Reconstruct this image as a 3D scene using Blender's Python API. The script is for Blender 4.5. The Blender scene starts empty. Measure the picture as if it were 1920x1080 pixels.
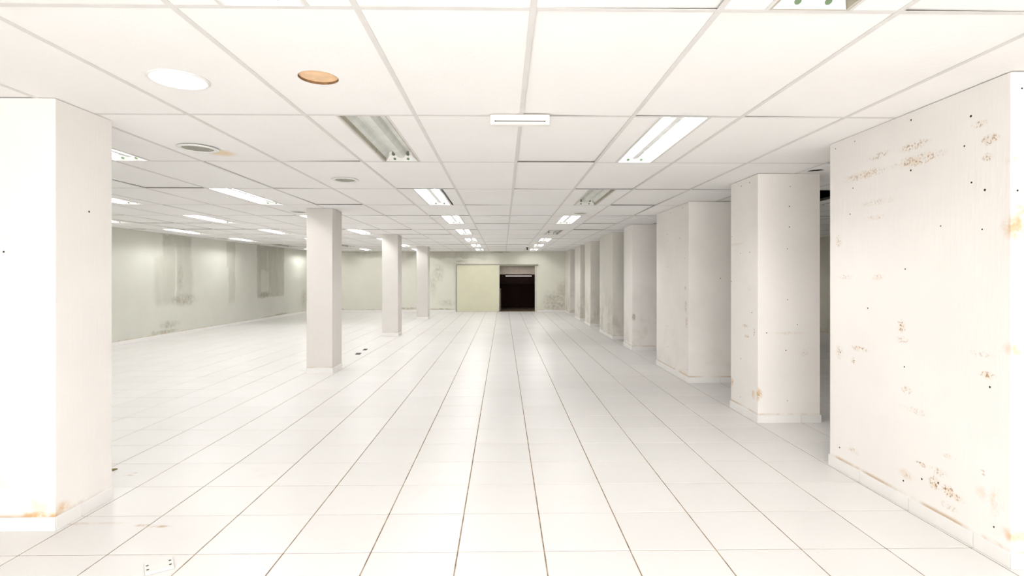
import bpy, bmesh, math, random
from mathutils import Vector, Matrix

# ------------------------------------------------------------------ camera
F, CX, CY = 1006.0, 960.0, 518.0          # focal length / vanishing height in 1920x1080 pixels
H = 1.45                                   # eye height
YAW = math.atan(16.5 / F)
SA, CA = math.sin(YAW), math.cos(YAW)
scene = bpy.context.scene
COL = scene.collection
cam_d = bpy.data.cameras.new('camera')
cam_d.sensor_width = 36.0
cam_d.lens = F / 1920 * 36.0
cam_d.shift_y = (CY - 540.0) / 1920
cam_d.clip_start = 0.05
cam = bpy.data.objects.new('camera', cam_d)
COL.objects.link(cam)
cam.location = (0, 0, H)
cam.rotation_euler = (math.pi / 2, 0, -YAW)
scene.camera = cam

# ------------------------------------------------------------------ world, added fill light, exposure
world = bpy.data.worlds.new('world')
scene.world = world
world.use_nodes = True
bg = world.node_tree.nodes['Background']
bg.inputs[0].default_value = (1.0, 0.97, 0.93, 1)
bg.inputs[1].default_value = 1.0
FILL = bpy.data.lights.new('shopfront_fill', 'AREA')     # unseen area light added at the assumed shopfront to brighten the foreground
FILL.shape = 'RECTANGLE'; FILL.size = 4.8; FILL.size_y = 2.1
FILL.energy = 235.0; FILL.color = (1.0, 0.985, 0.96)
fill_ob = bpy.data.objects.new('shopfront_fill', FILL); COL.objects.link(fill_ob)
fill_ob.location = (0.1, -3.45, 1.2); fill_ob.rotation_euler = (math.pi / 2, 0, 0)
TUBE_POWER = 53.0
scene.view_settings.view_transform = 'Standard'
scene.view_settings.look = 'None'
scene.view_settings.gamma = 1.0
scene.view_settings.exposure = 0.22
scene.view_settings.use_curve_mapping = False

rnd = random.Random(7)

# ------------------------------------------------------------------ geometry of the place
ZC = 2.465                                  # underside of the suspended ceiling
ZS = 2.95                                   # concrete slab above it
PL, PR = -2.555, 2.52                       # faces of the two pillar lines
YB, YF = 21.9, -3.5                         # back wall, shopfront
XR = 8.3
TILE = 0.4562
TX0, TY0 = -0.2394, 2.829                   # one floor joint crossing
def wall_left_x(y): return -8.10 + 0.0257 * (y - 10.9)
def ray(px, py):
    u = (px - CX) / F
    return (SA + u * CA, CA - u * SA, -(py - CY) / F)
def on_z(px, py, z):
    r = ray(px, py); t = (z - H) / r[2]; return (r[0] * t, r[1] * t, z)
def on_x(px, py, x):
    r = ray(px, py); t = x / r[0]; return (x, r[1] * t, H + r[2] * t)
def on_y(px, py, y):
    r = ray(px, py); t = y / r[1]; return (r[0] * t, y, H + r[2] * t)
def on_left(px, py):
    y = 15.0
    for _ in range(6): y = on_x(px, py, wall_left_x(y))[1]
    return on_x(px, py, wall_left_x(y))
def project(p):
    d = p[0] * SA + p[1] * CA
    if d < 0.2: return None
    return (CX + F * (p[0] * CA - p[1] * SA) / d, CY - F * (p[2] - H) / d)

# ------------------------------------------------------------------ mesh helpers
def link(name, me, parent=None, m=None, loc=None):
    o = bpy.data.objects.new(name, me)
    COL.objects.link(o)
    if m is not None and me is not None and not me.materials: me.materials.append(m)
    if parent is not None: o.parent = parent
    if loc is not None: o.location = loc
    return o
def tag(o, label=None, cat=None, group=None, kind=None):
    if label: o['label'] = label
    if cat: o['category'] = cat
    if group: o['group'] = group
    if kind: o['kind'] = kind
    return o
def empty(name, loc=(0, 0, 0)):
    o = bpy.data.objects.new(name, None); COL.objects.link(o); o.location = loc; o.empty_display_size = 0.1
    return o
class MB:
    def __init__(s): s.v = []; s.f = []
    def box(s, x0, x1, y0, y1, z0, z1):
        b = len(s.v)
        s.v += [(x0,y0,z0),(x1,y0,z0),(x1,y1,z0),(x0,y1,z0),(x0,y0,z1),(x1,y0,z1),(x1,y1,z1),(x0,y1,z1)]
        s.f += [tuple(b+i for i in q) for q in ((0,3,2,1),(4,5,6,7),(0,1,5,4),(1,2,6,5),(2,3,7,6),(3,0,4,7))]
        return s
    def poly(s, pts):
        b = len(s.v); s.v += [tuple(p) for p in pts]; s.f.append(tuple(range(b, b+len(pts)))); return s
    def tile(s, x0, x1, y0, y1, z, th=0.008, c=0.0018):
        b = len(s.v)
        s.v += [(x0,y0,z-th),(x1,y0,z-th),(x1,y1,z-th),(x0,y1,z-th),
                (x0,y0,z-c),(x1,y0,z-c),(x1,y1,z-c),(x0,y1,z-c),
                (x0+c,y0+c,z),(x1-c,y0+c,z),(x1-c,y1-c,z),(x0+c,y1-c,z)]
        s.f.append((b+8,b+9,b+10,b+11))
        for i in range(4):
            j = (i+1) % 4
            s.f += [(b+i,b+j,b+4+j,b+4+i),(b+4+i,b+4+j,b+8+j,b+8+i)]
        s.f.append((b,b+3,b+2,b+1))
        return s
    def cyl(s, p0, p1, r0, r1=None, n=12, caps=True):
        r1 = r0 if r1 is None else r1
        p0, p1 = Vector(p0), Vector(p1); d = (p1-p0).normalized()
        a = d.orthogonal().normalized(); c = d.cross(a); b = len(s.v)
        for p, r in ((p0, r0), (p1, r1)):
            for i in range(n):
                t = 2*math.pi*i/n
                s.v.append(tuple(p + (a*math.cos(t)+c*math.sin(t))*r))
        for i in range(n):
            j = (i+1) % n; s.f.append((b+i,b+j,b+n+j,b+n+i))
        if caps:
            s.f.append(tuple(b+i for i in reversed(range(n)))); s.f.append(tuple(b+n+i for i in range(n)))
        return s
    def lathe(s, prof, n=40, c=(0,0,0)):     # profile of (radius, z), open
        b = len(s.v)
        for r, z in prof:
            for i in range(n):
                t = 2*math.pi*i/n; s.v.append((c[0]+r*math.cos(t), c[1]+r*math.sin(t), c[2]+z))
        for k in range(len(prof)-1):
            for i in range(n):
                j = (i+1) % n; s.f.append((b+k*n+i, b+k*n+j, b+(k+1)*n+j, b+(k+1)*n+i))
        return s
    def mesh(s, name, smooth=False):
        me = bpy.data.meshes.new(name); me.from_pydata(s.v, [], s.f); me.update()
        if smooth:
            for p in me.polygons: p.use_smooth = True
        return me
def recalc(me):
    bm = bmesh.new(); bm.from_mesh(me); bmesh.ops.recalc_face_normals(bm, faces=bm.faces); bm.to_mesh(me); bm.free(); return me
def bevel_mesh(me, w, seg=2):
    bm = bmesh.new(); bm.from_mesh(me)
    bmesh.ops.bevel(bm, geom=list(bm.edges), offset=w, segments=seg, affect='EDGES', profile=0.5)
    bm.to_mesh(me); bm.free(); return me

# ------------------------------------------------------------------ materials
class NT:
    def __init__(s, name, rough=0.8, spec=0.3):
        s.m = bpy.data.materials.new(name); s.m.use_nodes = True
        s.t = s.m.node_tree; s.b = s.t.nodes['Principled BSDF']
        s.b.inputs['Roughness'].default_value = rough
        s.b.inputs['Specular IOR Level'].default_value = spec
        s._pos = None
    def n(s, typ): return s.t.nodes.new(typ)
    def put(s, sock, v):
        if isinstance(v, (int, float)): sock.default_value = v
        elif isinstance(v, tuple):
            sock.default_value = v if len(v) == len(sock.default_value) else v + (1.0,)
        else: s.t.links.new(v, sock)
    def pos(s):
        if s._pos is None: s._pos = s.n('ShaderNodeNewGeometry').outputs['Position']
        return s._pos
    def math(s, op, a, b=0.0, clamp=False):
        k = s.n('ShaderNodeMath'); k.operation = op; k.use_clamp = clamp
        s.put(k.inputs[0], a); s.put(k.inputs[1], b); return k.outputs[0]
    def vec(s, op, a, b=None, c=None, out=0):
        k = s.n('ShaderNodeVectorMath'); k.operation = op
        s.put(k.inputs[0], a)
        if b is not None: s.put(k.inputs[1], b)
        if c is not None: s.put(k.inputs[2], c)
        return k.outputs[out]
    def ramp(s, v, a, b, c=0.0, d=1.0):
        k = s.n('ShaderNodeMapRange'); k.interpolation_type = 'SMOOTHSTEP'
        s.put(k.inputs[0], v)
        for i, x in enumerate((a, b, c, d)): k.inputs[1+i].default_value = x
        return k.outputs[0]
    def noise(s, scale, detail=2.0, stretch=None, rough=0.55):
        k = s.n('ShaderNodeTexNoise'); k.inputs['Scale'].default_value = scale
        k.inputs['Detail'].default_value = detail; k.inputs['Roughness'].default_value = rough
        v = s.pos()
        if stretch: v = s.vec('MULTIPLY', v, stretch)
        s.put(k.inputs['Vector'], v); return k.outputs[0]
    def mix(s, fac, a, b):
        k = s.n('ShaderNodeMix'); k.data_type = 'RGBA'
        s.put(k.inputs[0], fac); s.put(k.inputs[6], a); s.put(k.inputs[7], b); return k.outputs[2]
    def ellipse(s, c, r):                    # 1 in the middle, 0 at the rim; r = 0 ignores that axis
        inv = tuple(1.0/x if x else 0.0 for x in r)
        off = tuple(-a*b for a, b in zip(c, inv))
        L = s.vec('LENGTH', s.vec('MULTIPLY_ADD', s.pos(), inv, off), out=1)
        return s.ramp(L, 1.0, 0.25, 0.0, 1.0)
    def warped(s):
        if getattr(s, '_w', None) is None:
            k = s.n('ShaderNodeTexNoise'); k.inputs['Scale'].default_value = 3.0; k.inputs['Detail'].default_value = 4
            s.put(k.inputs['Vector'], s.pos())
            s._w = s.vec('ADD', s.pos(), s.vec('MULTIPLY', s.vec('SUBTRACT', k.outputs[1], (0.5, 0.5, 0.5)), (0.14, 0.14, 0.22)))
        return s._w
    def rect(s, c, r, soft=0.15):
        inv = tuple(1.0/x if x else 0.0 for x in r)
        off = tuple(-a*b for a, b in zip(c, inv))
        q = s.vec('ABSOLUTE', s.vec('MULTIPLY_ADD', s.warped(), inv, off))
        k = s.n('ShaderNodeSeparateXYZ'); s.put(k.inputs[0], q)
        m = s.math('MAXIMUM', s.math('MAXIMUM', k.outputs[0], k.outputs[1]), k.outputs[2])
        return s.ramp(m, 1.0+soft, 1.0-soft, 0.0, 1.0)
    def total(s, masks):
        out = None
        for m in masks: out = m if out is None else s.math('MAXIMUM', out, m)
        return out
    def color(s, c): s.put(s.b.inputs['Base Color'], c)
    def bump(s, h, strength, dist=0.01):
        k = s.n('ShaderNodeBump'); k.inputs['Strength'].default_value = strength; k.inputs['Distance'].default_value = dist
        s.put(k.inputs['Height'], h); s.t.links.new(k.outputs[0], s.b.inputs['Normal'])

def simple(name, c, rough=0.6, spec=0.3, var=0.03, scale=9.0, metal=0.0):
    t = NT(name, rough, spec)
    n = t.noise(scale, 3)
    t.color(t.mix(t.ramp(n, 0.3, 0.7), tuple(x*(1-var) for x in c), tuple(min(1, x*(1+var)) for x in c)))
    t.b.inputs['Metallic'].default_value = metal
    return t.m
def emitter(name, c, power):
    t = NT(name, 0.5); t.color(c)
    t.b.inputs['Emission Color'].default_value = c + (1,)
    t.b.inputs['Emission Strength'].default_value = power
    return t.m

PLASTER = (0.885, 0.855, 0.82)
MOULD = (0.36, 0.21, 0.10)
RUST = (0.70, 0.45, 0.24)
def plaster(name, base=PLASTER, streaks=(), blotches=(), rust=(), damp=(), clean=(), grime=0.0, foot=0.5):
    t = NT(name, 0.75, 0.25)
    low = t.ramp(t.noise(1.3, 4), 0.35, 0.7)
    c = t.mix(low, base, tuple(x*0.955 for x in base))
    if grime:                                # mottled growth that creeps up from the floor
        k = t.n('ShaderNodeSeparateXYZ'); t.put(k.inputs[0], t.pos())
        up = t.ramp(k.outputs[2], 1.5, 0.1)
        g = t.math('MULTIPLY', up, t.ramp(t.noise(2.3, 5, rough=0.65), 0.44, 0.66))
        c = t.mix(t.math('MULTIPLY', g, grime), c, (0.40, 0.37, 0.27))
    if damp:
        nz = t.ramp(t.noise(3.2, 5, (1, 1, 0.35), 0.65), 0.25, 0.75, 0.55, 1.0)
        m = t.total([t.math('MULTIPLY', t.rect(p, r, sf*1.2), st*0.95) for p, r, sf, st in damp])
        if clean:
            m = t.math('SUBTRACT', m, t.total([t.math('MULTIPLY', t.rect(p, r, sf), st) for p, r, sf, st in clean]), True)
        c = t.mix(t.math('MULTIPLY', m, nz), c, (0.30, 0.275, 0.215))
    if blotches:
        nz = t.ramp(t.noise(9, 6, rough=0.7), 0.28, 0.74)
        m = t.total([t.math('MULTIPLY', t.ellipse(p, r), st) for p, r, st in blotches])
        c = t.mix(t.math('MULTIPLY', m, nz), c, (0.27, 0.24, 0.175))
    if rust:
        nz = t.ramp(t.noise(11, 5, rough=0.7), 0.36, 0.64)
        m = t.total([t.math('MULTIPLY', t.ellipse(p, r), st) for p, r, st in rust])
        c = t.mix(t.math('MULTIPLY', m, nz), c, RUST)
    if streaks:
        soft = t.ramp(t.noise(14, 4), 0.35, 0.70, 0.0, 0.75)
        spk = t.ramp(t.noise(64, 4, rough=0.6), 0.52, 0.60)
        m = t.total([t.math('MULTIPLY', t.ellipse(p, r), st) for p, r, st in streaks])
        c = t.mix(t.math('MULTIPLY', m, soft), c, (0.76, 0.62, 0.46))
        c = t.mix(t.math('MULTIPLY', m, spk, True), c, MOULD)
    if foot:                                 # dirt line along the top of the skirting
        k = t.n('ShaderNodeSeparateXYZ'); t.put(k.inputs[0], t.pos())
        ft = t.ramp(k.outputs[2], 0.104, 0.080)
        c = t.mix(t.math('MULTIPLY', t.math('MULTIPLY', ft, t.ramp(t.noise(4.5, 4), 0.38, 0.62)), foot), c, (0.52, 0.36, 0.22))
    t.color(c)
    h = t.math('ADD', t.noise(38, 3, (1, 1, 0.16)), t.math('MULTIPLY', t.noise(7, 3), 0.7))
    t.bump(h, 0.22, 0.006)
    return t.m

M = {}
# ceramic floor tile: colour drifts a little from tile to tile
t = NT('white_ceramic', 0.34, 0.42)
cell = t.vec('FLOOR', t.vec('MULTIPLY_ADD', t.pos(), (1/TILE, 1/TILE, 0.0), (-TX0/TILE, -TY0/TILE, 0.5)))
wn = t.n('ShaderNodeTexWhiteNoise'); wn.noise_dimensions = '3D'; t.put(wn.inputs[0], cell)
c = t.mix(wn.outputs[0], (0.725, 0.712, 0.695), (0.76, 0.748, 0.732))
smear = t.ramp(t.noise(2.1, 5, (1, 1.6, 1), 0.65), 0.55, 0.8, 0.0, 0.16)
c = t.mix(smear, c, (0.55, 0.48, 0.38))
fleck = t.ramp(t.noise(24, 2, (1, 1.5, 1)), 0.76, 0.80, 0.0, 0.5)
c = t.mix(fleck, c, (0.30, 0.24, 0.17))
sm = t.total([t.math('MULTIPLY', t.ellipse(on_z(px, py, 0)[:2] + (0,), (rx, ry, 0)), st) for px, py, rx, ry, st in
    ((145, 982, 0.12, 0.025, 0.5), (200, 981, 0.16, 0.02, 0.3), (268, 985, 0.06, 0.025, 0.8), (300, 987, 0.09, 0.022, 0.9), (242, 891, 0.05, 0.02, 0.7), (252, 887, 0.03, 0.02, 0.7), (993, 615, 0.12, 0.12, 0.7))])
c = t.mix(t.math('MULTIPLY', sm, t.ramp(t.noise(22, 4), 0.35, 0.6)), c, (0.48, 0.33, 0.20))
t.color(c); t.bump(t.noise(5, 2), 0.05, 0.003)
M['tile'] = t.m
t = NT('brown_grout', 0.9, 0.1)
t.color(t.mix(t.ramp(t.noise(12, 4), 0.35, 0.65), (0.17, 0.115, 0.07), (0.36, 0.28, 0.20)))
M['grout'] = t.m
t = NT('ceiling_board', 0.85, 0.2)
pc = (t.mix(t.ramp(t.noise(0.9, 3), 0.35, 0.7), (0.95, 0.935, 0.92), (0.925, 0.907, 0.89)))
q = on_z(413, 287, ZC)
pc = t.mix(t.math('MULTIPLY', t.ellipse((q[0], q[1], 0), (0.15, 0.17, 0)), 0.75), pc, (0.78, 0.60, 0.36))   # water stain beside a downlight
t.color(pc)
t.bump(t.noise(48, 2), 0.35, 0.004)
M['panel'] = t.m
M['skirt'] = simple('skirting_ceramic', (0.84, 0.825, 0.805), 0.35, 0.4, 0.02, 5)
M['tee'] = simple('ceiling_rail_paint', (0.73, 0.71, 0.69), 0.5, 0.3, 0.03)
M['web'] = simple('shaded_rail_web', (0.16, 0.145, 0.13), 0.8, 0.2, 0.2)  # web coloured dark so the gaps beside lifted boards look shaded
M['slab'] = simple('raw_slab', (0.035, 0.032, 0.03), 0.95, 0.1, 0.2)
M['void'] = simple('black_void', (0.01, 0.01, 0.01), 0.95, 0.05)
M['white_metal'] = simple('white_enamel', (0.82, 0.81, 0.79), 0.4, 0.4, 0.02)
M['reflector'] = simple('unlit_reflector', (0.70, 0.715, 0.665), 0.30, 0.5, 0.08, 6)  # darker copy for unlit fittings, their shade put into the colour
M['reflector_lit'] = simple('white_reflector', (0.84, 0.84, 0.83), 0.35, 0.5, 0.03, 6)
M['tan_metal'] = simple('unlit_tan_metal', (0.48, 0.44, 0.36), 0.6, 0.3, 0.12)  # white housing metal recoloured darker on unlit fittings, shade painted in
M['green'] = simple('green_lampholder', (0.15, 0.23, 0.13), 0.5, 0.4, 0.1)
M['dark_green'] = simple('dark_lampholder', (0.14, 0.17, 0.12), 0.5, 0.4, 0.1)
M['tube'] = emitter('lit_tube', (1.0, 0.99, 0.975), TUBE_POWER)
M['disc'] = emitter('lit_diffuser', (1.0, 0.96, 0.90), 5.0)
M['ivory'] = simple('ivory_plastic', (0.83, 0.79, 0.75), 0.45, 0.4, 0.02)
M['lens'] = simple('grey_lens', (0.30, 0.30, 0.24), 0.5, 0.4, 0.12, 14)
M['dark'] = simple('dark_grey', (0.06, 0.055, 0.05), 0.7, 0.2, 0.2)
M['black'] = simple('black_plastic', (0.02, 0.02, 0.02), 0.5, 0.3, 0.1)
M['wood'] = simple('orange_board', (0.88, 0.61, 0.38), 0.8, 0.2, 0.08, 20)
M['cut'] = simple('cut_edge', (0.24, 0.14, 0.07), 0.9, 0.1, 0.2, 30)
M['cream'] = simple('cream_laminate', (0.66, 0.645, 0.49), 0.45, 0.35, 0.02, 3)
M['alu'] = simple('pale_aluminium', (0.62, 0.60, 0.50), 0.4, 0.5, 0.05)
M['brown'] = simple('brown_paint', (0.15, 0.09, 0.075), 0.8, 0.2, 0.1)
M['dbrown'] = simple('dark_brown_laminate', (0.040, 0.019, 0.017), 0.8, 0.15, 0.1)
M['taupe'] = simple('taupe_paint', (0.34, 0.29, 0.25), 0.7, 0.3, 0.05)
M['hole'] = simple('dark_hole', (0.05, 0.035, 0.025), 0.9, 0.1, 0.3, 60)
M['debris'] = simple('olive_scrap', (0.24, 0.19, 0.08), 0.9, 0.1, 0.3, 60)
M['plate'] = simple('grey_white_plate', (0.72, 0.72, 0.70), 0.4, 0.4, 0.02)
M['tan'] = simple('tan_stain', (0.70, 0.52, 0.30), 0.9, 0.1, 0.1, 30)

# ------------------------------------------------------------------ floor
floor = link('floor', MB().box(-9.2, XR+0.3, YF-0.3, YB+4.2, -0.20, -0.0028).mesh('floor'), None, M['grout'])
tag(floor, 'white square ceramic floor tiles with brown joints across the hall', kind='structure')
tiles = []
i0, i1 = -18, 19
for i in range(i0, i1):
    for j in range(-14, 43):
        x0, x1 = TX0 + i*TILE, TX0 + (i+1)*TILE
        y0, y1 = TY0 + j*TILE, TY0 + (j+1)*TILE
        if y1 < YF: continue
        y1 = min(y1, YB + 0.1)
        cx, cy = (x0+x1)/2, (y0+y1)/2
        seen = 0.0
        if x0 < PR - 0.1 and y0 > 0.5 and x1 > wall_left_x(cy):
            ps = [project((a, b, 0)) for a, b in ((x0,y0),(x1,y0),(x1,y1),(x0,y1),(cx,cy))]
            if any(p and -5 < p[0] < 1925 and p[1] < 1085 for p in ps) and not (x1 < PL and cy/cx > -1.32 and cy > 2.6):
                seen = sum(ps[a][0]*ps[(a+1) % 4][1]-ps[(a+1) % 4][0]*ps[a][1] for a in range(4)) if all(ps) else 1e5
                seen = abs(seen)
        if x1 < wall_left_x(cy) - 0.05 or x0 > XR: continue
        tiles.append((seen, i, j, x0, x1, y0, y1))
tiles.sort(key=lambda q: -q[0])
GX, GY = 0.0034, 0.0030
tm = MB().tile(-TILE/2+GX, TILE/2-GX, -TILE/2+GY, TILE/2-GY, 0.0).mesh('floor_tile')
rest = MB()
for k, (seen, i, j, x0, x1, y0, y1) in enumerate(tiles):
    if k < 300 and seen > 0:
        o = link('floor_tile', tm, floor, M['tile'], ((x0+x1)/2, (y0+y1)/2, rnd.uniform(-0.0006, 0.0)))
        o.rotation_euler = (rnd.uniform(-1, 1)*0.0006, rnd.uniform(-1, 1)*0.0006, 0)
    else:
        rest.tile(x0+GX, x1-GX, y0+GY, y1-GY, rnd.uniform(-0.0008, 0.0))
o = link('floor_tiling', rest.mesh('floor_tiling'), floor, M['tile']); tag(o, kind='stuff')

# ------------------------------------------------------------------ ceiling
CXL = [-8.6, -7.68, -6.97, -6.26, -5.55, -4.84, -4.13, -3.42, -2.66, -1.975, -1.248, -0.555, 0.115, 0.822, 1.52, 2.187,
       2.89, 3.60, 4.30, 5.00, 5.70, 6.40, 7.10, 7.80, XR+0.1]
CYL = [-3.6, -2.10, -0.72, 0.66, 2.04, 3.40, 4.78, 6.255, 7.67, 9.01, 10.375, 11.74, 13.10, 14.475, 15.85, 17.225, 18.60, 19.97, 21.35, YB+0.06]
ceiling = link('ceiling', MB().box(-9.2, XR+0.3, YF-0.3, YB+4.2, ZS, ZS+0.2).mesh('ceiling'), None, M['slab'])
tag(ceiling, 'white suspended ceiling of rectangular boards in a metal grid', kind='structure')
FW = 0.31                                   # width of a light fitting
def col_of(x): return max(i for i in range(len(CXL)-1) if CXL[i] <= x)
def row_of(y): return max(i for i in range(len(CYL)-1) if CYL[i] <= y + 1e-6)
ROWS_L = [-2.10, 0.66, 3.40, 6.255, 9.01, 11.74, 14.475, 17.225, 19.97]
COLS_L = [(-0.895, {3.40}), (1.165, {0.66, 6.255, 11.74}), (-3.262, set()), (-5.205, {17.225}), (-7.235, {17.225}), (4.65, {-2.10, 3.40, 6.255, 9.01, 11.74, 14.475, 19.97}), (6.75, {0.66, 6.255, 9.01, 11.74, 17.225, 19.97})]
lights = {}
SKIP = {(-3.262, -2.10), (-3.262, 0.66), (-5.205, -2.10), (-5.205, 0.66), (-5.205, 3.40), (-7.235, -2.10), (-7.235, 0.66), (-7.235, 3.40), (-7.235, 6.255), (4.65, -2.10), (6.75, -2.10)}
for x, dead in COLS_L:
    for y in ROWS_L:
        if (x, y) in SKIP: continue
        lights[(col_of(x), row_of(y))] = (x, y in dead)
FILL_FITTINGS = [(x, y) for y in (-2.10, -0.72) for x in (-0.895, -0.22, 0.468, 1.165) if (y == -2.10) == (x in (-0.22, 0.468))]  # unseen fittings added behind the camera to brighten the foreground
for x, y in FILL_FITTINGS: lights[(col_of(x), row_of(y))] = (x, False)
holes = {}                                   # cell -> (x, y, radius) of a round cut-out
def cut(px, py, r):
    p = on_z(px, py, ZC+0.004); holes[(col_of(p[0]), row_of(p[1]))] = (p[0], p[1], r); return p
P_DISC = cut(335, 148, 0.118)
P_WOOD = cut(597, 145.5, 0.100)
P_SPK = cut(371, 276.5, 0.118)
P_RING = cut(647, 336, 0.118)
P_V1 = cut(560, 396.8, 0.10)
P_V2 = cut(420, 447.6, 0.10)
P_V3 = cut(1088, 399.5, 0.10)
holes[(col_of(3.02), row_of(5.14))] = (3.02, 5.135, 0.075)
missing = {(col_of(4.0), row_of(6.9))}
def panel_mesh(w, l, hole=None, th=0.012):
    if hole is None: return MB().box(-w/2, w/2, -l/2, l/2, 0, th).mesh('ceiling_panel')
    hx, hy, r = hole; n = 48; b = MB()
    def rim(t):
        dx, dy = math.cos(t), math.sin(t)
        kx = ((w/2 if dx > 0 else -w/2)-hx)/dx if abs(dx) > 1e-6 else 1e9
        ky = ((l/2 if dy > 0 else -l/2)-hy)/dy if abs(dy) > 1e-6 else 1e9
        k = min(kx, ky); return (hx+dx*k, hy+dy*k)
    ang = sorted([2*math.pi*i/n for i in range(n)] + [math.atan2(sy*l/2-hy, sx*w/2-hx) % (2*math.pi) for sx in (-1,1) for sy in (-1,1)])
    n = len(ang)
    inn = [(hx+r*math.cos(t), hy+r*math.sin(t)) for t in ang]; out = [rim(t) for t in ang]
    for z in (0, th):
        b.v += [(x, y, z) for x, y in inn] + [(x, y, z) for x, y in out]
    for i in range(n):
        j = (i+1) % n
        b.f += [(i, j, n+j, n+i), (2*n+i, 3*n+i, 3*n+j, 2*n+j), (i, 2*n+i, 2*n+j, j), (n+i, n+j, 3*n+j, 3*n+i)]
    return recalc(b.mesh('ceiling_panel'))
UNIT = panel_mesh(1.0, 1.0)
rest = MB()
def put_panel(x0, x1, y0, y1, hole=None, single=True, flat=False):
    w, l = x1-x0-0.008, y1-y0-0.008
    cx, cy = (x0+x1)/2, (y0+y1)/2
    lx = ly = 0.0
    if not flat and w > 0.3:
        q = rnd.random()
        if q < 0.45: ly = rnd.uniform(0.003, 0.010)*(1 if rnd.random() < 0.8 else -1)
        if rnd.random() < 0.45: lx = rnd.uniform(0.003, 0.008)*(-1 if cx > 0 else 1)*(1 if rnd.random() < 0.8 else -1)
    k = min(1.0, 5.5/max(cy, 1.0)); lx *= k; ly *= k
    z = ZC + 0.0022 + abs(ly)/2 + abs(lx)/2
    if not single:
        rest.box(cx-w/2, cx+w/2, cy-l/2, cy+l/2, ZC+0.0022, ZC+0.0142); return
    if hole:
        o = link('ceiling_panel', panel_mesh(w, l, (hole[0]-cx, hole[1]-cy, hole[2])), ceiling, M['panel'], (cx, cy, ZC+0.0022))
    else:
        o = link('ceiling_panel', UNIT, ceiling, M['panel'], (cx, cy, z))
        o.scale = (w, l, 1.0); o.rotation_euler = (ly/l, -lx/w, 0)
    return o
for i in range(len(CXL)-1):
    for j in range(len(CYL)-1):
        if (i, j) in missing: continue
        x0, x1, y0, y1 = CXL[i], CXL[i+1], CYL[j], CYL[j+1]
        cy = (y0+y1)/2
        ps = [project((a, b, ZC)) for a in (x0, x1) for b in (max(y0, 0.3), y1)]
        single = y1 > 1.5 and any(p and -20 < p[0] < 1940 and p[1] > -20 for p in ps) and (x0 < 2.6 or (x0 < 5.5 and 2 < y0 < 12))
        if (i, j) in lights:
            fx = lights[(i, j)][0]
            for a, b in ((x0, fx-FW/2), (fx+FW/2+(0.030 if (abs(fx+0.895) < 0.01 and abs(y0-6.255) < 0.01) else 0.0), x1)):
                if b-a > 0.04: put_panel(a, b, y0, y1, None, single, True)
        else: put_panel(x0, x1, y0, y1, holes.get((i, j)), single)
o = link('ceiling_boarding', rest.mesh('ceiling_boarding'), ceiling, M['panel']); tag(o, kind='stuff')
def tee(x0, x1, y0, y1, along_y):
    b = MB().box(x0, x1, y0, y1, ZC-(0.0008 if along_y else 0.0), ZC+(0.0018 if along_y else 0.0010))
    if along_y: b.box((x0+x1)/2-0.001, (x0+x1)/2+0.001, y0, y1, ZC+0.0014, ZC+0.034)
    else: b.box(x0, x1, (y0+y1)/2-0.001, (y0+y1)/2+0.001, ZC+0.0014, ZC+0.034)
    return b
def tee_mesh(b, name):
    me = b.mesh(name); me.materials.append(M['tee']); me.materials.append(M['web'])
    for p in me.polygons[6:]: p.material_index = 1
    return me
for x in CXL[1:-1]:
    j = rnd.uniform(-0.004, 0.004)
    link('ceiling_rail', tee_mesh(tee(x-0.0125+j, x+0.0125+j, YF, YB, True), 'ceiling_rail'), ceiling)
for y in CYL[1:-1]:
    link('cross_rail', tee_mesh(tee(-8.5, XR, y-0.0115, y+0.0115, False), 'cross_rail'), ceiling)

# ------------------------------------------------------------------ walls
GREENISH = (0.655, 0.655, 0.59)
def L(px, py): return on_left(px, py)
def Lr(px0, py0, px1, py1, soft, st):        # damp rectangle on the left wall from two picture corners
    a, b = L(px0, (py0+py1)/2), L(px1, (py0+py1)/2); m = L((px0+px1)/2, py0); n = L((px0+px1)/2, py1)
    return ((0, (a[1]+b[1])/2, (m[2]+n[2])/2), (0, abs(a[1]-b[1])/2, abs(m[2]-n[2])/2), soft, st)
def Le(px, py, ry, rz, st): p = L(px, py); return ((0, p[1], p[2]), (0, ry, rz), st)
M['wall_left'] = plaster('wall_left_plaster', GREENISH,
    damp=[Lr(305, 442, 359, 462, 0.06, 0.55), Lr(305, 442, 359, 492, 0.10, 0.38), Lr(290, 483, 361, 585, 0.12, 0.36),
          Lr(425, 454, 441, 500, 0.12, 0.46), Lr(429, 480, 441, 566, 0.14, 0.40), Lr(482, 460, 532.5, 560, 0.035, 0.62),
          Lr(545, 462, 573, 468, 0.2, 0.2)],
    clean=[Lr(328, 462, 331.5, 580, 0.25, 0.35), Lr(490, 508, 504, 546, 0.12, 0.34), Lr(500, 470, 504, 505, 0.4, 0.25), Lr(482, 556, 533, 590, 0.15, 0.6), Lr(285, 572, 365, 640, 0.3, 0.5)],
    blotches=[Le(345, 562, 0.7, 0.22, 0.75), Le(338, 520, 0.18, 0.5, 0.45), Le(497, 553, 0.55, 0.13, 1.0), Le(318, 608, 0.5, 0.13, 0.7), Le(288, 628, 0.12, 0.12, 0.9),
              Le(310, 622, 0.6, 0.06, 0.8), Le(505, 594, 1.0, 0.04, 1.0), Le(527, 589, 0.9, 0.05, 1.0), Le(430, 607, 0.9, 0.025, 0.6), Le(570, 560, 0.4, 0.5, 0.45)],
    foot=0.9)
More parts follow.
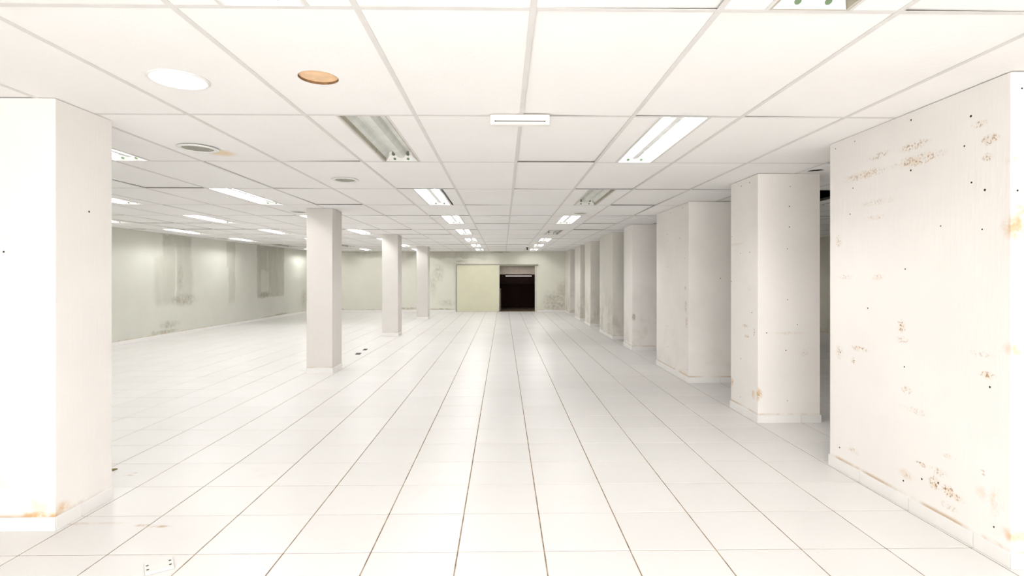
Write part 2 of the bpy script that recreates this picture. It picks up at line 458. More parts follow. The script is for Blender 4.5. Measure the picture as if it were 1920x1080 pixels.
def wall_left():
    xa, xb = wall_left_x(YF-0.3), wall_left_x(YB+0.3)
    b = MB(); v = [(xa-0.2, YF-0.3), (xa, YF-0.3), (xb, YB+0.3), (xb-0.2, YB+0.3)]
    b.v = [(x, y, 0.0) for x, y in v] + [(x, y, ZS) for x, y in v]
    b.f = [(0,3,2,1),(4,5,6,7),(0,1,5,4),(1,2,6,5),(2,3,7,6),(3,0,4,7)]
    return b.mesh('wall_left')
tag(link('wall_left', wall_left(), None, M['wall_left']), 'greenish white long wall with dark damp patches', kind='structure')
def B(px, py): return on_y(px, py, YB)
def Be(px, py, rx, rz, st): p = B(px, py); return ((p[0], 0, p[2]), (rx, 0, rz), st)
def Br(px0, py0, px1, py1, soft, st):
    a, b = B(px0, py0), B(px1, py1); return (((a[0]+b[0])/2, 0, (a[2]+b[2])/2), (abs(a[0]-b[0])/2, 0, abs(a[2]-b[2])/2), soft, st)
M['wall_back'] = plaster('wall_back_plaster', (0.735, 0.725, 0.645),
    damp=[Br(678, 468, 760, 484, 0.25, 0.42), Br(760, 468, 912, 486, 0.35, 0.52), Br(918, 468, 955, 474, 0.3, 0.6), Br(724, 480, 830, 500, 0.6, 0.25), Br(630, 468, 680, 474, 0.4, 0.3)],
    clean=[Br(836, 484, 900, 489, 0.2, 0.4)],
    blotches=[Be(1042, 566, 0.75, 0.62, 0.75), Be(1058, 545, 0.5, 0.55, 0.65), Be(822, 512, 0.35, 0.5, 0.55), Be(812, 532, 0.2, 0.7, 0.4),
              Be(765, 578, 0.7, 0.06, 1.0), Be(825, 580, 0.8, 0.06, 1.0), Be(700, 581, 0.9, 0.04, 0.8), Be(838, 568, 0.5, 0.2, 0.4), Be(865, 490, 0.3, 0.06, 0.8), Be(640, 582, 0.4, 0.1, 0.7)],
    foot=0.9)
DX0, DX1 = B(933.5, 540)[0], B(1003.5, 540)[0]
DZ = B(960, 497)[2]
xl = wall_left_x(YB) - 0.1
b = MB().box(xl, DX0, YB, YB+0.15, 0, ZS).box(DX1, XR+0.2, YB, YB+0.15, 0, ZS).box(DX0, DX1, YB, YB+0.15, DZ, ZS)
tag(link('wall_back', b.mesh('wall_back'), None, M['wall_back']), 'stained cream end wall with a doorway', kind='structure')
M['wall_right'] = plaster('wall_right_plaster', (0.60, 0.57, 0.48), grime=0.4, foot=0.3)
tag(link('wall_right', MB().box(XR, XR+0.2, YF-0.3, YB+0.3, 0, ZS).mesh('wall_right'), None, M['wall_right']), 'dim plaster wall of the side aisle', kind='structure')
xf = wall_left_x(YF)
b = MB().box(xf, -2.45, YF-0.2, YF, 0, ZS).box(2.65, XR, YF-0.2, YF, 0, ZS).box(-2.45, 2.65, YF-0.2, YF, 2.3, ZS)
M['plain'] = plaster('plain_plaster', PLASTER)
tag(link('wall_front', b.mesh('wall_front'), None, M['plain']), 'plaster wall around the assumed shopfront opening', kind='structure')

# skirting tiles along the walls, one object each
def skirt_piece(mesh_cache, ln):
    k = round(ln, 3)
    if k not in mesh_cache:
        mesh_cache[k] = bevel_mesh(MB().box(-k/2+0.0015, k/2-0.0015, -0.009, 0.0, 0.0, 0.078).mesh('skirting_tile'), 0.0015, 1)
    return mesh_cache[k]
SC = {}
def skirting(parent, p0, p1, joints, base=(0, 0)):
    # run along the wall face from p0 to p1; outward side is to the right of the run; joints = distances along it
    p0, p1 = Vector(p0), Vector(p1); d = p1-p0; n = d.length; a = math.atan2(d.y, d.x); d.normalize()
    cuts = [0.0] + [q for q in joints if 0.03 < q < n-0.03] + [n]
    for s, e in zip(cuts, cuts[1:]):
        c = p0 + d*((s+e)/2)
        o = link('skirting_tile', skirt_piece(SC, e-s), parent, M['skirt'], (c.x-base[0], c.y-base[1], 0.0))
        o.rotation_euler = (rnd.uniform(-1, 1)*0.004, 0, a)
bl = empty('baseboard_left'); tag(bl, 'low white tile skirting along the damp wall', kind='structure')
skirting(bl, (wall_left_x(YB), YB), (wall_left_x(YF), YF), [k*TILE for k in range(1, 60)])
bb = empty('baseboard_back'); tag(bb, 'low white tile skirting along the end wall', kind='structure')
skirting(bb, (B(855, 580)[0], YB), (wall_left_x(YB), YB), [k*TILE for k in range(1, 30)])
skirting(bb, (PR, YB), (DX1+0.07, YB), [k*TILE for k in range(1, 6)])
# the runs above go right to left, so their outward side (to the right of travel) faces +y / -x: flip them
for p in (bl, bb):
    for o in p.children: o.rotation_euler.z += math.pi

# ------------------------------------------------------------------ pillars
def ROT(r): return r
PX = lambda px, py: on_x(px, py, PR)
def S(px, py, ry, rz, st): p = PX(px, py); return ((0, p[1], p[2]), (0, ry, rz), st)
def F1(px, py, rx, rz, st): p = on_y(px, py, 2.62); return ((p[0], 2.62, p[2]), (rx, 0.08, rz), st)
R1_STREAKS = [S(1648, 292, 0.13, 0.035, 0.55), S(1714, 273, 0.15, 0.035, 0.8), S(1620, 328, 0.30, 0.04, 0.5), S(1720, 300, 0.26, 0.045, 0.8),
              S(1836, 233, 0.06, 0.022, 0.9), S(1856, 262, 0.065, 0.035, 1.1), S(1852, 295, 0.04, 0.028, 1.0), S(1648, 378, 0.25, 0.03, 0.25), S(1640, 408, 0.14, 0.02, 0.4),
              S(1573, 452, 0.05, 0.06, 0.5), S(1585, 519, 0.10, 0.025, 0.45), S(1645, 520, 0.08, 0.03, 0.35), S(1690, 612, 0.05, 0.05, 1.0), S(1691, 638, 0.07, 0.03, 0.5),
              S(1611, 654, 0.11, 0.025, 0.8), S(1574, 660, 0.06, 0.07, 0.5), S(1600, 676, 0.03, 0.03, 0.8), S(1700, 732, 0.06, 0.035, 0.5), S(1715, 770, 0.16, 0.03, 0.3),
              S(1851, 704, 0.06, 0.03, 0.8), S(1840, 664, 0.10, 0.02, 0.35), S(1727, 870, 0.05, 0.02, 1.0), S(1752, 905, 0.055, 0.05, 1.2), S(1778, 922, 0.06, 0.045, 1.3), S(1795, 933, 0.06, 0.03, 0.8),
              S(1760, 885, 0.08, 0.03, 0.6), S(1845, 887, 0.04, 0.02, 0.7), S(1700, 890, 0.06, 0.03, 0.4), S(1780, 950, 0.08, 0.03, 0.35), S(1600, 845, 0.09, 0.03, 0.35), S(1780, 857, 0.06, 0.02, 0.4)]
R1_RUST = [S(1868, 942, 0.055, 0.10, 0.75), S(1895, 1004, 0.05, 0.05, 0.8), S(1840, 925, 0.05, 0.06, 0.35), S(1700, 890, 0.10, 0.05, 0.25), S(1780, 1000, 0.35, 0.035, 0.5), S(1660, 920, 0.5, 0.03, 0.35),
           F1(1906, 425, 0.06, 0.09, 1.0), F1(1912, 395, 0.05, 0.04, 0.9), F1(1908, 655, 0.06, 0.05, 0.8), F1(1904, 300, 0.03, 0.03, 0.5), F1(1910, 1000, 0.12, 0.06, 0.6)]
def S2(px, py, ry, rz, st): return S(px, py, ry, rz, st)
def SF(yf):                                 # spot on a pillar front at depth yf
    def f(px, py, rx, rz, st): p = on_y(px, py, yf); return ((p[0], yf, p[2]), (rx, 0.05, rz), st)
    return f
f2 = SF(5.26); f3 = SF(7.25); fl = SF(3.10); f4 = SF(10.45)
M['p1'] = plaster('pillar_plaster_mouldy', PLASTER, streaks=R1_STREAKS, rust=R1_RUST, foot=0.85)
M['p2'] = plaster('pillar_plaster_chipped', PLASTER,
    streaks=[S(1397, 611, 0.10, 0.025, 0.9), S(1400, 630, 0.08, 0.022, 0.9), S(1414, 623, 0.03, 0.05, 1.0), S(1373, 715, 0.05, 0.06, 0.9), S(1405, 542, 0.05, 0.05, 0.3), S(1380, 458, 0.25, 0.02, 0.3),
             f2(1480, 625, 0.25, 0.02, 0.35), f2(1510, 662, 0.06, 0.05, 0.3), f2(1425, 740, 0.04, 0.06, 0.9)],
    rust=[f2(1420, 736, 0.045, 0.07, 1.6), f2(1418, 748, 0.05, 0.05, 1.2), S(1413, 740, 0.05, 0.06, 1.2), S(1395, 775, 0.25, 0.03, 0.5), S(1373, 718, 0.05, 0.06, 0.6)], foot=0.7)
M['p3'] = plaster('pillar_plaster_rusty_foot', PLASTER,
    streaks=[S(1286, 575, 0.06, 0.12, 0.7), S(1287, 605, 0.06, 0.10, 0.8), S(1285, 540, 0.05, 0.05, 0.8), S(1226, 640, 0.10, 0.15, 0.4)],
    rust=[S(1280, 705, 0.28, 0.10, 1.1), S(1240, 685, 0.4, 0.04, 0.4), f3(1300, 715, 0.10, 0.05, 0.6)], grime=0.12, foot=0.7)
M['p4'] = plaster('pillar_plaster_cracked', PLASTER, blotches=[f4(1188, 595, 0.05, 0.10, 1.2)], grime=0.3, foot=0.7)
M['pl1'] = plaster('pillar_plaster_orange_foot', PLASTER,
    rust=[fl(98, 976, 0.08, 0.06, 1.8), fl(70, 972, 0.16, 0.06, 1.2), fl(30, 973, 0.3, 0.02, 0.8), fl(80, 955, 0.2, 0.12, 0.35), fl(20, 905, 0.3, 0.08, 0.2), ((PL, 3.13, 0.10), (0.05, 0.10, 0.06), 0.9)], foot=0.6)
M['far'] = plaster('pillar_plaster_grimy', (0.77, 0.745, 0.69), grime=0.5, foot=0.6)
M['slim'] = plaster('pillar_plaster_clean', (0.72, 0.69, 0.655), grime=0.06, foot=0.5)
plug = MB().cyl((0, 0, -0.004), (0, 0, 0.0008), 0.0055, n=8).mesh('screw_hole')
def pillar(x0, x1, y0, y1, m, label, group, skirt_sides, dots_side=(), dots_front=(), side_x=None, ztop=ZC-0.001):
    cx, cy = (x0+x1)/2, (y0+y1)/2
    root = empty('pillar', (cx, cy, 0)); tag(root, label, 'pillar', group)
    me = MB().box(x0-cx, x1-cx, y0-cy, y1-cy, 0, ztop).mesh('pillar_shaft')
    bm = bmesh.new(); bm.from_mesh(me)
    es = [e for e in bm.edges if abs(e.verts[0].co.z-e.verts[1].co.z) > 1]
    bmesh.ops.bevel(bm, geom=es, offset=0.006, segments=2, affect='EDGES', profile=0.5); bm.to_mesh(me); bm.free()
    link('pillar_shaft', me, root, m)
    jy = [TY0 + k*TILE for k in range(-10, 60)]
    jx = [TX0 + k*TILE for k in range(-30, 30)]
    g = 0.0
    if 'f' in skirt_sides: skirting(root, (x0-0.009, y0), (x1+0.009, y0), [q-x0 for q in jx], (cx, cy))
    if 'r' in skirt_sides: skirting(root, (x1, y0), (x1, y1), [q-y0 for q in jy], (cx, cy))
    if 'l' in skirt_sides: skirting(root, (x0, y1), (x0, y0), sorted(y1-q for q in jy), (cx, cy))
    if 'b' in skirt_sides: skirting(root, (x1+0.009, y1), (x0-0.009, y1), sorted(x1-q for q in jx), (cx, cy))
    sx = side_x if side_x is not None else (x0 if x0 > 0 else x1)
    for px, py in dots_side:
        p = on_x(px, py, sx)
        if not (y0 < p[1] < y1 and 0.1 < p[2] < ztop): continue
        o = link('screw_hole', plug, root, M['hole'], (p[0]-cx, p[1]-cy, p[2])); o.rotation_euler = (0, math.pi/2*(-1 if x0 > 0 else 1), 0)
        s = rnd.uniform(0.7, 1.25); o.scale = (s, s, 1)
    for px, py in dots_front:
        p = on_y(px, py, y0)
        if not (x0 < p[0] < x1 and 0.1 < p[2] < ztop): continue
        o = link('screw_hole', plug, root, M['hole'], (p[0]-cx, p[1]-cy, p[2])); o.rotation_euler = (math.pi/2, 0, 0)
        s = rnd.uniform(0.7, 1.25); o.scale = (s, s, 1)
    return root
z2 = lambda q: [(1540+a/1.8, 100+b/1.8) for a, b in q]
z3 = lambda q: [(1540+a/2.25, 600+b/2.25) for a, b in q]
zr = lambda q: [(1200+a/2.0, 280+b/2.0) for a, b in q]
D1 = z2([(303,225),(505,212),(113,297),(48,322),(302,395),(552,461),(543,594),(283,728),(157,860),(280,1058),(507,436),(483,313),(97,543),(64,1010),(110,1037),(107,455),(403,583)]) + \
     z3([(711,283),(346,678),(383,752),(728,873),(77,538),(424,671),(494,687)])
D1F = z2([(662,463),(677,118)])
W = 0.62
pillar(PL-0.40, PL, 3.10, 3.55, M['pl1'], 'slim white square pillar with an orange stain at its foot, fourth from the end wall', 'slim pillars along the left aisle', 'fr', [(167, 397)], [(7, 472)])
SLIM = [(8.07, 'slim white square pillar beside two dark floor sockets, third from the end wall'), (13.08, 'bright white slim square pillar, second from the end wall'), (18.26, 'slim white square pillar, closest of its row to the end wall')]
for y, lab in SLIM:
    pillar(PL-0.385, PL, y, y+0.47, M['slim'], lab, 'slim pillars along the left aisle', 'frlb')
G = 'wide pillars along the side aisle'
pillar(PR, PR+W, 2.62, 4.10, M['p1'], 'broad white pillar spotted with rows of brown mould and screw holes', G, 'flb', D1, D1F)
pillar(PR, PR+W, 5.265, 5.90, M['p2'], 'white pillar with a chipped rusty patch near its foot and screw holes', G, 'frlb',
       zr([(380,138),(411,125),(345,327),(412,386),(377,390),(343,496),(420,612),(378,785),(376,929)]), zr([(563,139),(560,214),(560,291),(553,373),(554,564),(547,754),(553,943),(475,688),(590,657)]))
pillar(PR, PR+W, 7.25, 8.78, M['p3'], 'wide white pillar with orange rust at the corner of its skirting', G, 'flb',
       zr([(115,238),(161,219),(76,302),(103,320),(103,343),(169,408),(106,440),(170,518),(173,600),(176,640),(104,663),(103,740),(178,826),(48,740),(150,333)]), zr([(302,484)]))
pillar(PR, PR+W, 10.45, 11.17, M['p4'], 'narrow white pillar with a dark crack on its corner', G, 'flb')
pillar(PR, PR+W, 12.30, 13.97, M['far'], 'broad pale pillar between the cracked pillar and two narrow ones', G, 'flb')
pillar(PR, PR+W, 15.46, 16.52, M['far'], 'narrow grimy pillar, third from the end wall on the side aisle', G, 'flb')
pillar(PR, PR+W, 17.52, 18.87, M['far'], 'narrow grimy pillar, second from the end wall on the side aisle', G, 'flb')
pillar(PR, PR+W, 20.22, YB-0.002, M['far'], 'grimy pillar standing against the end wall in the corner', G, 'fl')

# ------------------------------------------------------------------ light fittings
FL = 1.355
def fixture_meshes(L):
    w, hh = FW-0.02, 0.085
    hs = MB()
    for s in (-1, 1):
        hs.box(s*w/2-0.0012, s*w/2+0.0012, -L/2, L/2, 0.0, hh)
        hs.box(-w/2, w/2, s*L/2-0.0012, s*L/2+0.0012, 0.0, hh)
        a, c = sorted((s*w/2, s*(w/2+0.008))); hs.box(a, c, -L/2, L/2, -0.001, 0.001)
    hs.box(-w/2, w/2, -L/2, L/2, hh, hh+0.0015)
    prof = [(-w/2+0.002, 0.036), (-0.118, 0.054), (-0.098, 0.074), (-0.058, 0.074), (-0.046, 0.050), (-0.026, 0.028), (0.0, 0.024)]
    prof = prof + [(-x, z) for x, z in reversed(prof[:-1])]
    rf = MB()
    for (xa, za), (xb, zb) in zip(prof, prof[1:]):
        rf.poly([(xa, -L/2+0.004, za), (xa, L/2-0.004, za), (xb, L/2-0.004, zb), (xb, -L/2+0.004, zb)])
    ep = MB()                                # sloped end plate with a folded lip
    ep.poly([(-w/2+0.004, 0, 0.002), (w/2-0.004, 0, 0.002), (0.098, -0.060, 0.040), (-0.098, -0.060, 0.040)])
    ep.poly([(-0.098, -0.060, 0.040), (0.098, -0.060, 0.040), (0.098, -0.064, 0.078), (-0.098, -0.064, 0.078)])
    ep.poly([(-w/2+0.004, 0, 0.002), (-0.098, -0.060, 0.040), (-0.098, -0.060, 0.078), (-w/2+0.004, 0, 0.078)])
    ep.poly([(w/2-0.004, 0, 0.002), (w/2-0.004, 0, 0.078), (0.098, -0.060, 0.078), (0.098, -0.060, 0.040)])
    lh = MB().cyl((0, 0.004, 0), (0, -0.016, 0), 0.013, n=14); lh.box(-0.010, 0.010, -0.012, 0.004, 0.0, 0.036)
    sc = MB().cyl((0, 0, 0.004), (0, 0, -0.003), 0.0125, n=12)
    tb = MB().cyl((0, -L/2+0.088, 0), (0, L/2-0.088, 0), 0.0135, n=10)
    return dict(housing=hs.mesh('housing'), reflector=rf.mesh('reflector'), end_plate=ep.mesh('end_plate'), lampholder=lh.mesh('lampholder'), screw=sc.mesh('screw'), lamp_tube=tb.mesh('lamp_tube', True))
FM = fixture_meshes(FL)
def variant(me, m):
    c = me.copy(); c.materials.clear(); c.materials.append(m); return c
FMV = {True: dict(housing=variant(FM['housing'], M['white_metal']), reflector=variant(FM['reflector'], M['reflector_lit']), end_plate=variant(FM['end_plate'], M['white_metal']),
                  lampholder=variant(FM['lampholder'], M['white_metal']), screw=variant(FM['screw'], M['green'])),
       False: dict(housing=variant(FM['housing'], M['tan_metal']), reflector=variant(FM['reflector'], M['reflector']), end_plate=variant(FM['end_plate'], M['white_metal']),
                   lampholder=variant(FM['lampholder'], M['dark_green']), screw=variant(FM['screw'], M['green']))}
FM['lamp_tube'].materials.append(M['tube'])
TZ = 0.050
def fixture(x, y, lit, label, group):
    r = empty('fluorescent_fixture', (x, y, ZC)); tag(r, label, 'ceiling light', group)
    q = FMV[lit]
    link('housing', q['housing'], r); link('reflector', q['reflector'], r)
    for s in (1, -1):
        e = link('end_plate', q['end_plate'], r, loc=(0, s*(FL/2-0.003), 0))
        if s < 0: e.rotation_euler = (0, 0, math.pi)
        for k in (-1, 1):
            h = link('lampholder', q['lampholder'], r, loc=(k*0.062, s*(FL/2-0.068), TZ))
            if s < 0: h.rotation_euler = (0, 0, math.pi)
            c = link('screw', q['screw'], e, loc=(k*0.058, -0.027, 0.0185)); c.rotation_euler = (-0.56, 0, 0)
    if lit:
        for k in (-1, 1): link('lamp_tube', FM['lamp_tube'], r, loc=(k*0.062, 0, TZ))
    return r
def mount(x, yc, j, lit, lab, group):
    r = fixture(x, yc, lit, lab, group)
    r.scale = (1, (CYL[j+1]-CYL[j]-0.025)/FL, 1)
    for s in (-1, 1):                        # rails that carry the fitting
        xe = x + s*(FW/2-0.001)
        if min(abs(xe-q) for q in CXL) > 0.03:
            link('carrier_rail', tee(s*(FW/2)-0.012, s*(FW/2)+0.012, -FL/2, FL/2, True).mesh('carrier_rail'), r, M['tee'], (0, 0, -ZC))
ORD = ['first', 'second', 'third', 'fourth', 'fifth', 'sixth', 'seventh', 'eighth', 'ninth']
RN = {-0.895: 'in line with the cream sliding door', 1.165: 'in line with the dark doorway', -3.262: 'beside the slim pillars', -5.205: 'midway from slim pillars to damp wall',
      -7.235: 'along the damp wall', 4.65: 'behind the wide pillars', 6.75: 'along the side aisle wall'}
for x, dead in COLS_L:
    for k, y in enumerate(reversed(ROWS_L)):
        if (x, y) in SKIP: continue
        lit = y not in dead
        j = row_of(y); yc = (CYL[j]+CYL[j+1])/2
        if lit: lab = 'lit two-tube ceiling light %s, %s from end wall' % (RN[x], ORD[k])
        else: lab = 'unlit ceiling light without tubes %s, %s from end wall' % (RN[x], ORD[k])
        mount(x, yc, j, lit, lab, 'recessed fluorescent lights in the ceiling')

XN = {-0.895: 'outermost toward the slim pillars', -0.22: 'beside the middle rail', 0.468: 'second from the wide pillars', 1.165: 'outermost toward the wide pillars'}
for x, y in FILL_FITTINGS:
    j = row_of(y)
    mount(x, (CYL[j]+CYL[j+1])/2, j, True, 'added unseen ceiling light %s in the %s shopfront row' % (XN[x], 'front' if y < -1 else 'rear'), 'unseen fill lights added by the shopfront')
# round fittings
def downlight(p, r_out, r_in, lit, label, group, tilt=(0, 0), drop=0.0):
    root = empty('round_downlight', (p[0], p[1], ZC)); tag(root, label, 'downlight', group)
    ring = MB().lathe([(r_out, 0.0015), (r_out, -0.002), (r_out-0.010, -0.007), (r_in+0.008, -0.007), (r_in, -0.001), (r_in-0.004, 0.03)], 48).mesh('trim_ring', True)
    link('trim_ring', ring, root, M['disc'] if False else M['white_metal'])
    if lit:
        d = MB().lathe([(r_in, 0.000), (r_in*0.7, -0.004), (r_in*0.35, -0.006), (0.0005, -0.0065)], 40).mesh('diffuser', True)
        link('diffuser', d, root, M['disc'])
    else:
        d = MB().lathe([(r_in, -0.0015), (r_in*0.6, 0.000), (0.0005, 0.0005)], 40).mesh('lens', True)
        link('lens', d, root, M['lens'])
    root.rotation_euler = (tilt[0], tilt[1], 0); root.location.z -= drop
    return root
downlight(P_DISC, 0.145, 0.125, True, 'round glowing white downlight next to the round hole in the ceiling', None)
downlight(P_SPK, 0.150, 0.113, False, 'round downlight with white ring and grey glass above a tan stain', 'unlit round downlights', (0.012, 0.02), 0.004)
downlight(P_RING, 0.135, 0.100, False, 'round downlight with its ring hanging loose, by the first unlit fitting', 'unlit round downlights', (-0.02, 0.0), 0.005)
downlight(P_V1, 0.125, 0.10, False, 'small grey round downlight beside the top of a slim pillar', 'unlit round downlights')
downlight(P_V2, 0.125, 0.10, False, 'small grey round downlight close to the damp wall', 'unlit round downlights')
downlight(P_V3, 0.125, 0.10, False, 'small grey round downlight between two fittings in line with the doorway', 'unlit round downlights')
hb = empty('backing_board', (P_WOOD[0], P_WOOD[1], ZC+0.0135)); tag(hb, 'orange brown board showing through a round hole in the ceiling', 'board')
link('board', MB().box(-0.16, 0.16, -0.16, 0.16, 0.002, 0.012).mesh('board'), hb, M['wood'])
link('cut_rim', MB().lathe([(0.0985, -0.0110), (0.0985, 0.002)], 48).mesh('cut_rim', True), hb, M['cut'])

# emergency light
p = on_z(974, 215, ZC)
em = empty('emergency_light', (0.105, 3.375, ZC-0.0008)); tag(em, 'small white emergency light box fixed under the ceiling grid', 'emergency light')
link('body', bevel_mesh(MB().box(-0.188, 0.188, -0.025, 0.030, -0.066, 0.0).mesh('body'), 0.010, 3), em, M['ivory'])
link('slot', MB().box(-0.152, 0.152, -0.0262, -0.020, -0.0475, -0.043).mesh('slot'), em, M['dark'])
link('lamp_cover', bevel_mesh(MB().box(-0.150, 0.150, -0.033, 0.0, -0.063, -0.049).mesh('lamp_cover'), 0.005, 2), em, M['white_metal'])
for s in (-1, 1): link('clip', MB().cyl((s*0.155, -0.028, -0.046), (s*0.155, -0.018, -0.046), 0.004, n=8).mesh('clip'), em, M['dark'])

# small sensor by the end wall
p = on_z(988.5, 464, ZC)
sn = empty('ceiling_sensor', (p[0], p[1], ZC-0.0008)); tag(sn, 'tiny black sensor hanging from the ceiling before the end wall', 'sensor')
link('base', MB().cyl((0, 0, 0), (0, 0, -0.02), 0.045, n=16).mesh('base'), sn, M['black'])
link('stem', MB().cyl((0, 0, -0.02), (0, 0, -0.09), 0.02, 0.028, n=12).mesh('stem'), sn, M['black'])

# ------------------------------------------------------------------ end-wall door and the room behind it
door = empty('door_1', (0, YB, 0)); tag(door, 'cream sliding door panel pushed open on its top rail', kind='structure')
a, c = B(857.5, 583.5), B(933, 494.5)
dx0, dx1, dzt = a[0], c[0]+0.06, c[2]
link('door_panel', bevel_mesh(MB().box(dx0, dx1, -0.075, -0.035, 0.012, dzt-0.05).mesh('door_panel'), 0.004, 1), door, M['cream'])
link('edge_strip', MB().box(dx0-0.02, dx0, -0.078, -0.032, 0.008, dzt-0.045).mesh('edge_strip'), door, M['alu'])
link('edge_strip', MB().box(dx1-0.012, dx1+0.02, -0.079, -0.032, 0.008, dzt-0.045).mesh('edge_strip'), door, M['alu'])
link('edge_shade_strip', MB().box(dx0-0.034, dx0-0.02, -0.076, -0.002, 0.006, dzt-0.02).mesh('edge_shade_strip'), door, M['dark'])  # dark strip painting the shade line along the door edge
link('bottom_rail', MB().box(dx0-0.02, dx1+0.02, -0.079, -0.031, 0.004, 0.045).mesh('bottom_rail'), door, M['alu'])
rail = MB().box(dx0-0.03, DX1+0.12, -0.095, -0.001, dzt-0.012, dzt+0.012).box(dx0-0.03, DX1+0.12, -0.095, -0.088, dzt-0.05, dzt-0.012)
link('track', rail.mesh('track'), door, M['alu'])
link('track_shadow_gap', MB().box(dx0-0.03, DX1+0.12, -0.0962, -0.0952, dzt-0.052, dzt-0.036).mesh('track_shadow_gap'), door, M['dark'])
for k in (0.3, 1.1): link('roller', MB().cyl((dx0+k, -0.07, dzt-0.03), (dx0+k, -0.05, dzt-0.03), 0.02, n=12).mesh('roller'), door, M['dark'])
tr = empty('trim_1', (0, YB, 0)); tag(tr, 'pale frame around the doorway', kind='structure')
link('jamb', MB().box(DX1-0.01, DX1+0.07, -0.03, 0.16, 0, dzt-0.06).mesh('jamb'), tr, M['alu'])
link('jamb', MB().box(DX0-0.05, DX0+0.01, -0.03, 0.16, 0, dzt-0.06).mesh('jamb'), tr, M['alu'])
link('lintel', MB().box(DX0+0.01, DX1-0.01, 0.02, 0.15, DZ-0.03, DZ+0.03).mesh('lintel'), tr, M['alu'])
link('threshold', MB().box(DX0, DX1, -0.01, 0.16, 0.0, 0.006).mesh('threshold'), tr, M['alu'])
# back room
YR = YB+3.6
b = MB().box(DX0-1.6, DX0-1.5, YB+0.15, YR, 0, ZS).box(DX1+1.2, DX1+1.3, YB+0.15, YR, 0, ZS).box(DX0-1.6, DX1+1.3, YR, YR+0.1, 0, ZS)
tag(link('wall_back_room', b.mesh('wall_back_room'), None, M['brown']), 'dark brown walls of the small room behind the doorway', kind='structure')
tag(link('ceiling_back_room', MB().box(DX0-1.6, DX1+1.3, YB+0.15, YR, on_y(960, 497, YB+0.3)[2]+0.02, ZS).mesh('ceiling_back_room'), None, M['taupe']), 'low ceiling of the room behind the doorway', kind='structure')
tag(link('trim_2', MB().box(DX0-0.02, DX1+0.02, YB+0.152, YB+0.20, on_y(960, 514.5, YB+0.15)[2], DZ+0.05).mesh('trim_2'), None, M['taupe']), 'grey transom panel above the dark doorway', kind='structure')
fz = on_y(960, 533, YR-0.5)[2]
cab = empty('wall_cabinet', ((DX0+DX1)/2, YR-0.26, 0)); tag(cab, 'tall dark brown cabinet filling the room behind the doorway', 'cabinet')
link('body', MB().box(-1.1, 0.95, -0.24, 0.25, 0.0, fz).mesh('body'), cab, M['dbrown'])
for k in range(3): link('cabinet_door', bevel_mesh(MB().box(-1.09+k*0.68, -1.09+k*0.68+0.665, -0.258, -0.241, 0.06, fz-0.02).mesh('cabinet_door'), 0.003, 1), cab, M['dbrown'])
p0, p1 = on_y(948, 517.5, YB+2.0), on_y(997, 518, YB+2.0)
tl = empty('batten_light', ((p0[0]+p1[0])/2, YB+2.0, p0[2])); tag(tl, 'single dim tube lamp inside the dark room behind the doorway', 'lamp')
hw = (p1[0]-p0[0])/2
zc_room = on_y(960, 497, YB+0.3)[2]+0.02
link('lamp_tube', MB().cyl((-hw, 0, 0), (hw, 0, 0), 0.016, n=10).mesh('lamp_tube'), tl, emitter('dim_tube', (1.0, 0.90, 0.86), 0.9))
for s in (-1, 1): link('hanger', MB().box(s*hw*0.9-0.008, s*hw*0.9+0.008, -0.008, 0.008, 0.012, zc_room-p0[2]).mesh('hanger'), tl, M['dbrown'])
q0, q1 = on_y(938.5, 542, YB+1.0), on_y(938.5, 585, YB+1.0)
pp = empty('standing_pipe', (q0[0], YB+1.0, 0)); tag(pp, 'thin pale pipe standing in the dark doorway', 'pipe')
link('pipe', MB().cyl((0, 0, 0.004), (0, 0, q0[2]), 0.018, n=12).mesh('pipe'), pp, M['taupe'])
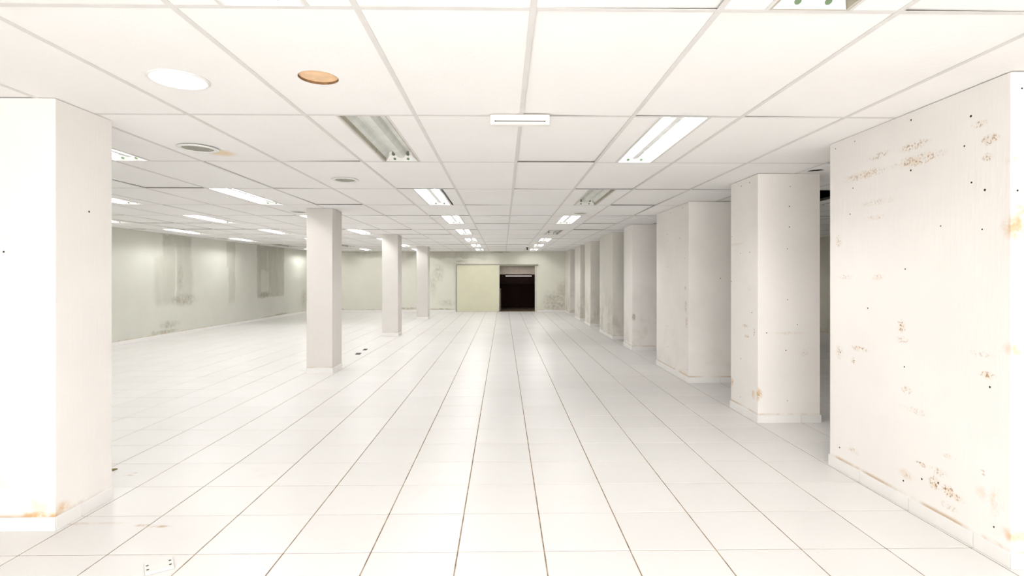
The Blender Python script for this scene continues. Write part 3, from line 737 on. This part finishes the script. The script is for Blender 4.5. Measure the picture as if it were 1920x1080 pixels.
link('cap', MB().cyl((0, 0, q0[2]), (0, 0, q0[2]+0.012), 0.022, n=12).mesh('cap'), pp, M['white_metal'])

# ------------------------------------------------------------------ odds and ends on the floor
def flat_quad(name, pts, th, m, label, cat, group=None, z0=0.0006):
    c = sum((Vector(p) for p in pts), Vector())/4
    r = empty(name, (c.x, c.y, z0)); tag(r, label, cat, group)
    b = MB(); q = [Vector(p)-c for p in pts]
    b.v = [(p.x, p.y, 0) for p in q] + [(p.x, p.y, th) for p in q]
    b.f = [(3,2,1,0),(4,5,6,7),(0,1,5,4),(1,2,6,5),(2,3,7,6),(3,0,4,7)]
    link('plate', bevel_mesh(recalc(b.mesh('plate')), min(0.002, th*0.3), 1), r, m)
    return r, q
pts = [on_z(272, 1080, 0), on_z(327, 1066.5, 0), on_z(324, 1048, 0), on_z(270, 1061, 0)]
pl, q = flat_quad('floor_plate', pts, 0.012, M['plate'], 'white metal cover plate with four screw holes lying on the floor', 'plate')
for u, v in ((0.1, 0.28), (0.1, 0.68), (0.88, 0.28), (0.88, 0.68)):
    h = (q[0]*(1-u)+q[1]*u)*(1-v)+(q[3]*(1-u)+q[2]*u)*v
    link('screw_hole', MB().cyl((h.x, h.y, 0.0121), (h.x, h.y, 0.0128), 0.0065, n=10).mesh('screw_hole'), pl, M['dark'])
for (xa, xb, ya, yb), lab in (((665.5, 675, 661.8, 665), 'dark square floor socket opening, the closer of two to the slim pillar'), ((680, 687, 654.2, 656.8), 'dark square floor socket opening, the farther of two from the slim pillar')):
    k = 3.0
    pts = [on_z(xa, yb, 0), on_z(xb, yb, 0), on_z(xb+k, ya, 0), on_z(xa+k, ya, 0)]
    r, q = flat_quad('floor_socket', pts, 0.004, M['dark'], lab, 'floor socket', 'dark floor sockets')
    link('lid', MB().box(-0.03, 0.03, -0.05, 0.05, 0.0041, 0.0075).mesh('lid'), r, M['black'])
pts = [on_z(192, 884, 0), on_z(212, 883, 0), on_z(221, 880, 0), on_z(192, 881, 0)]
flat_quad('wood_scrap', pts, 0.008, M['debris'], 'thin olive brown scrap lying on the tiles behind the slim pillar', 'scrap')
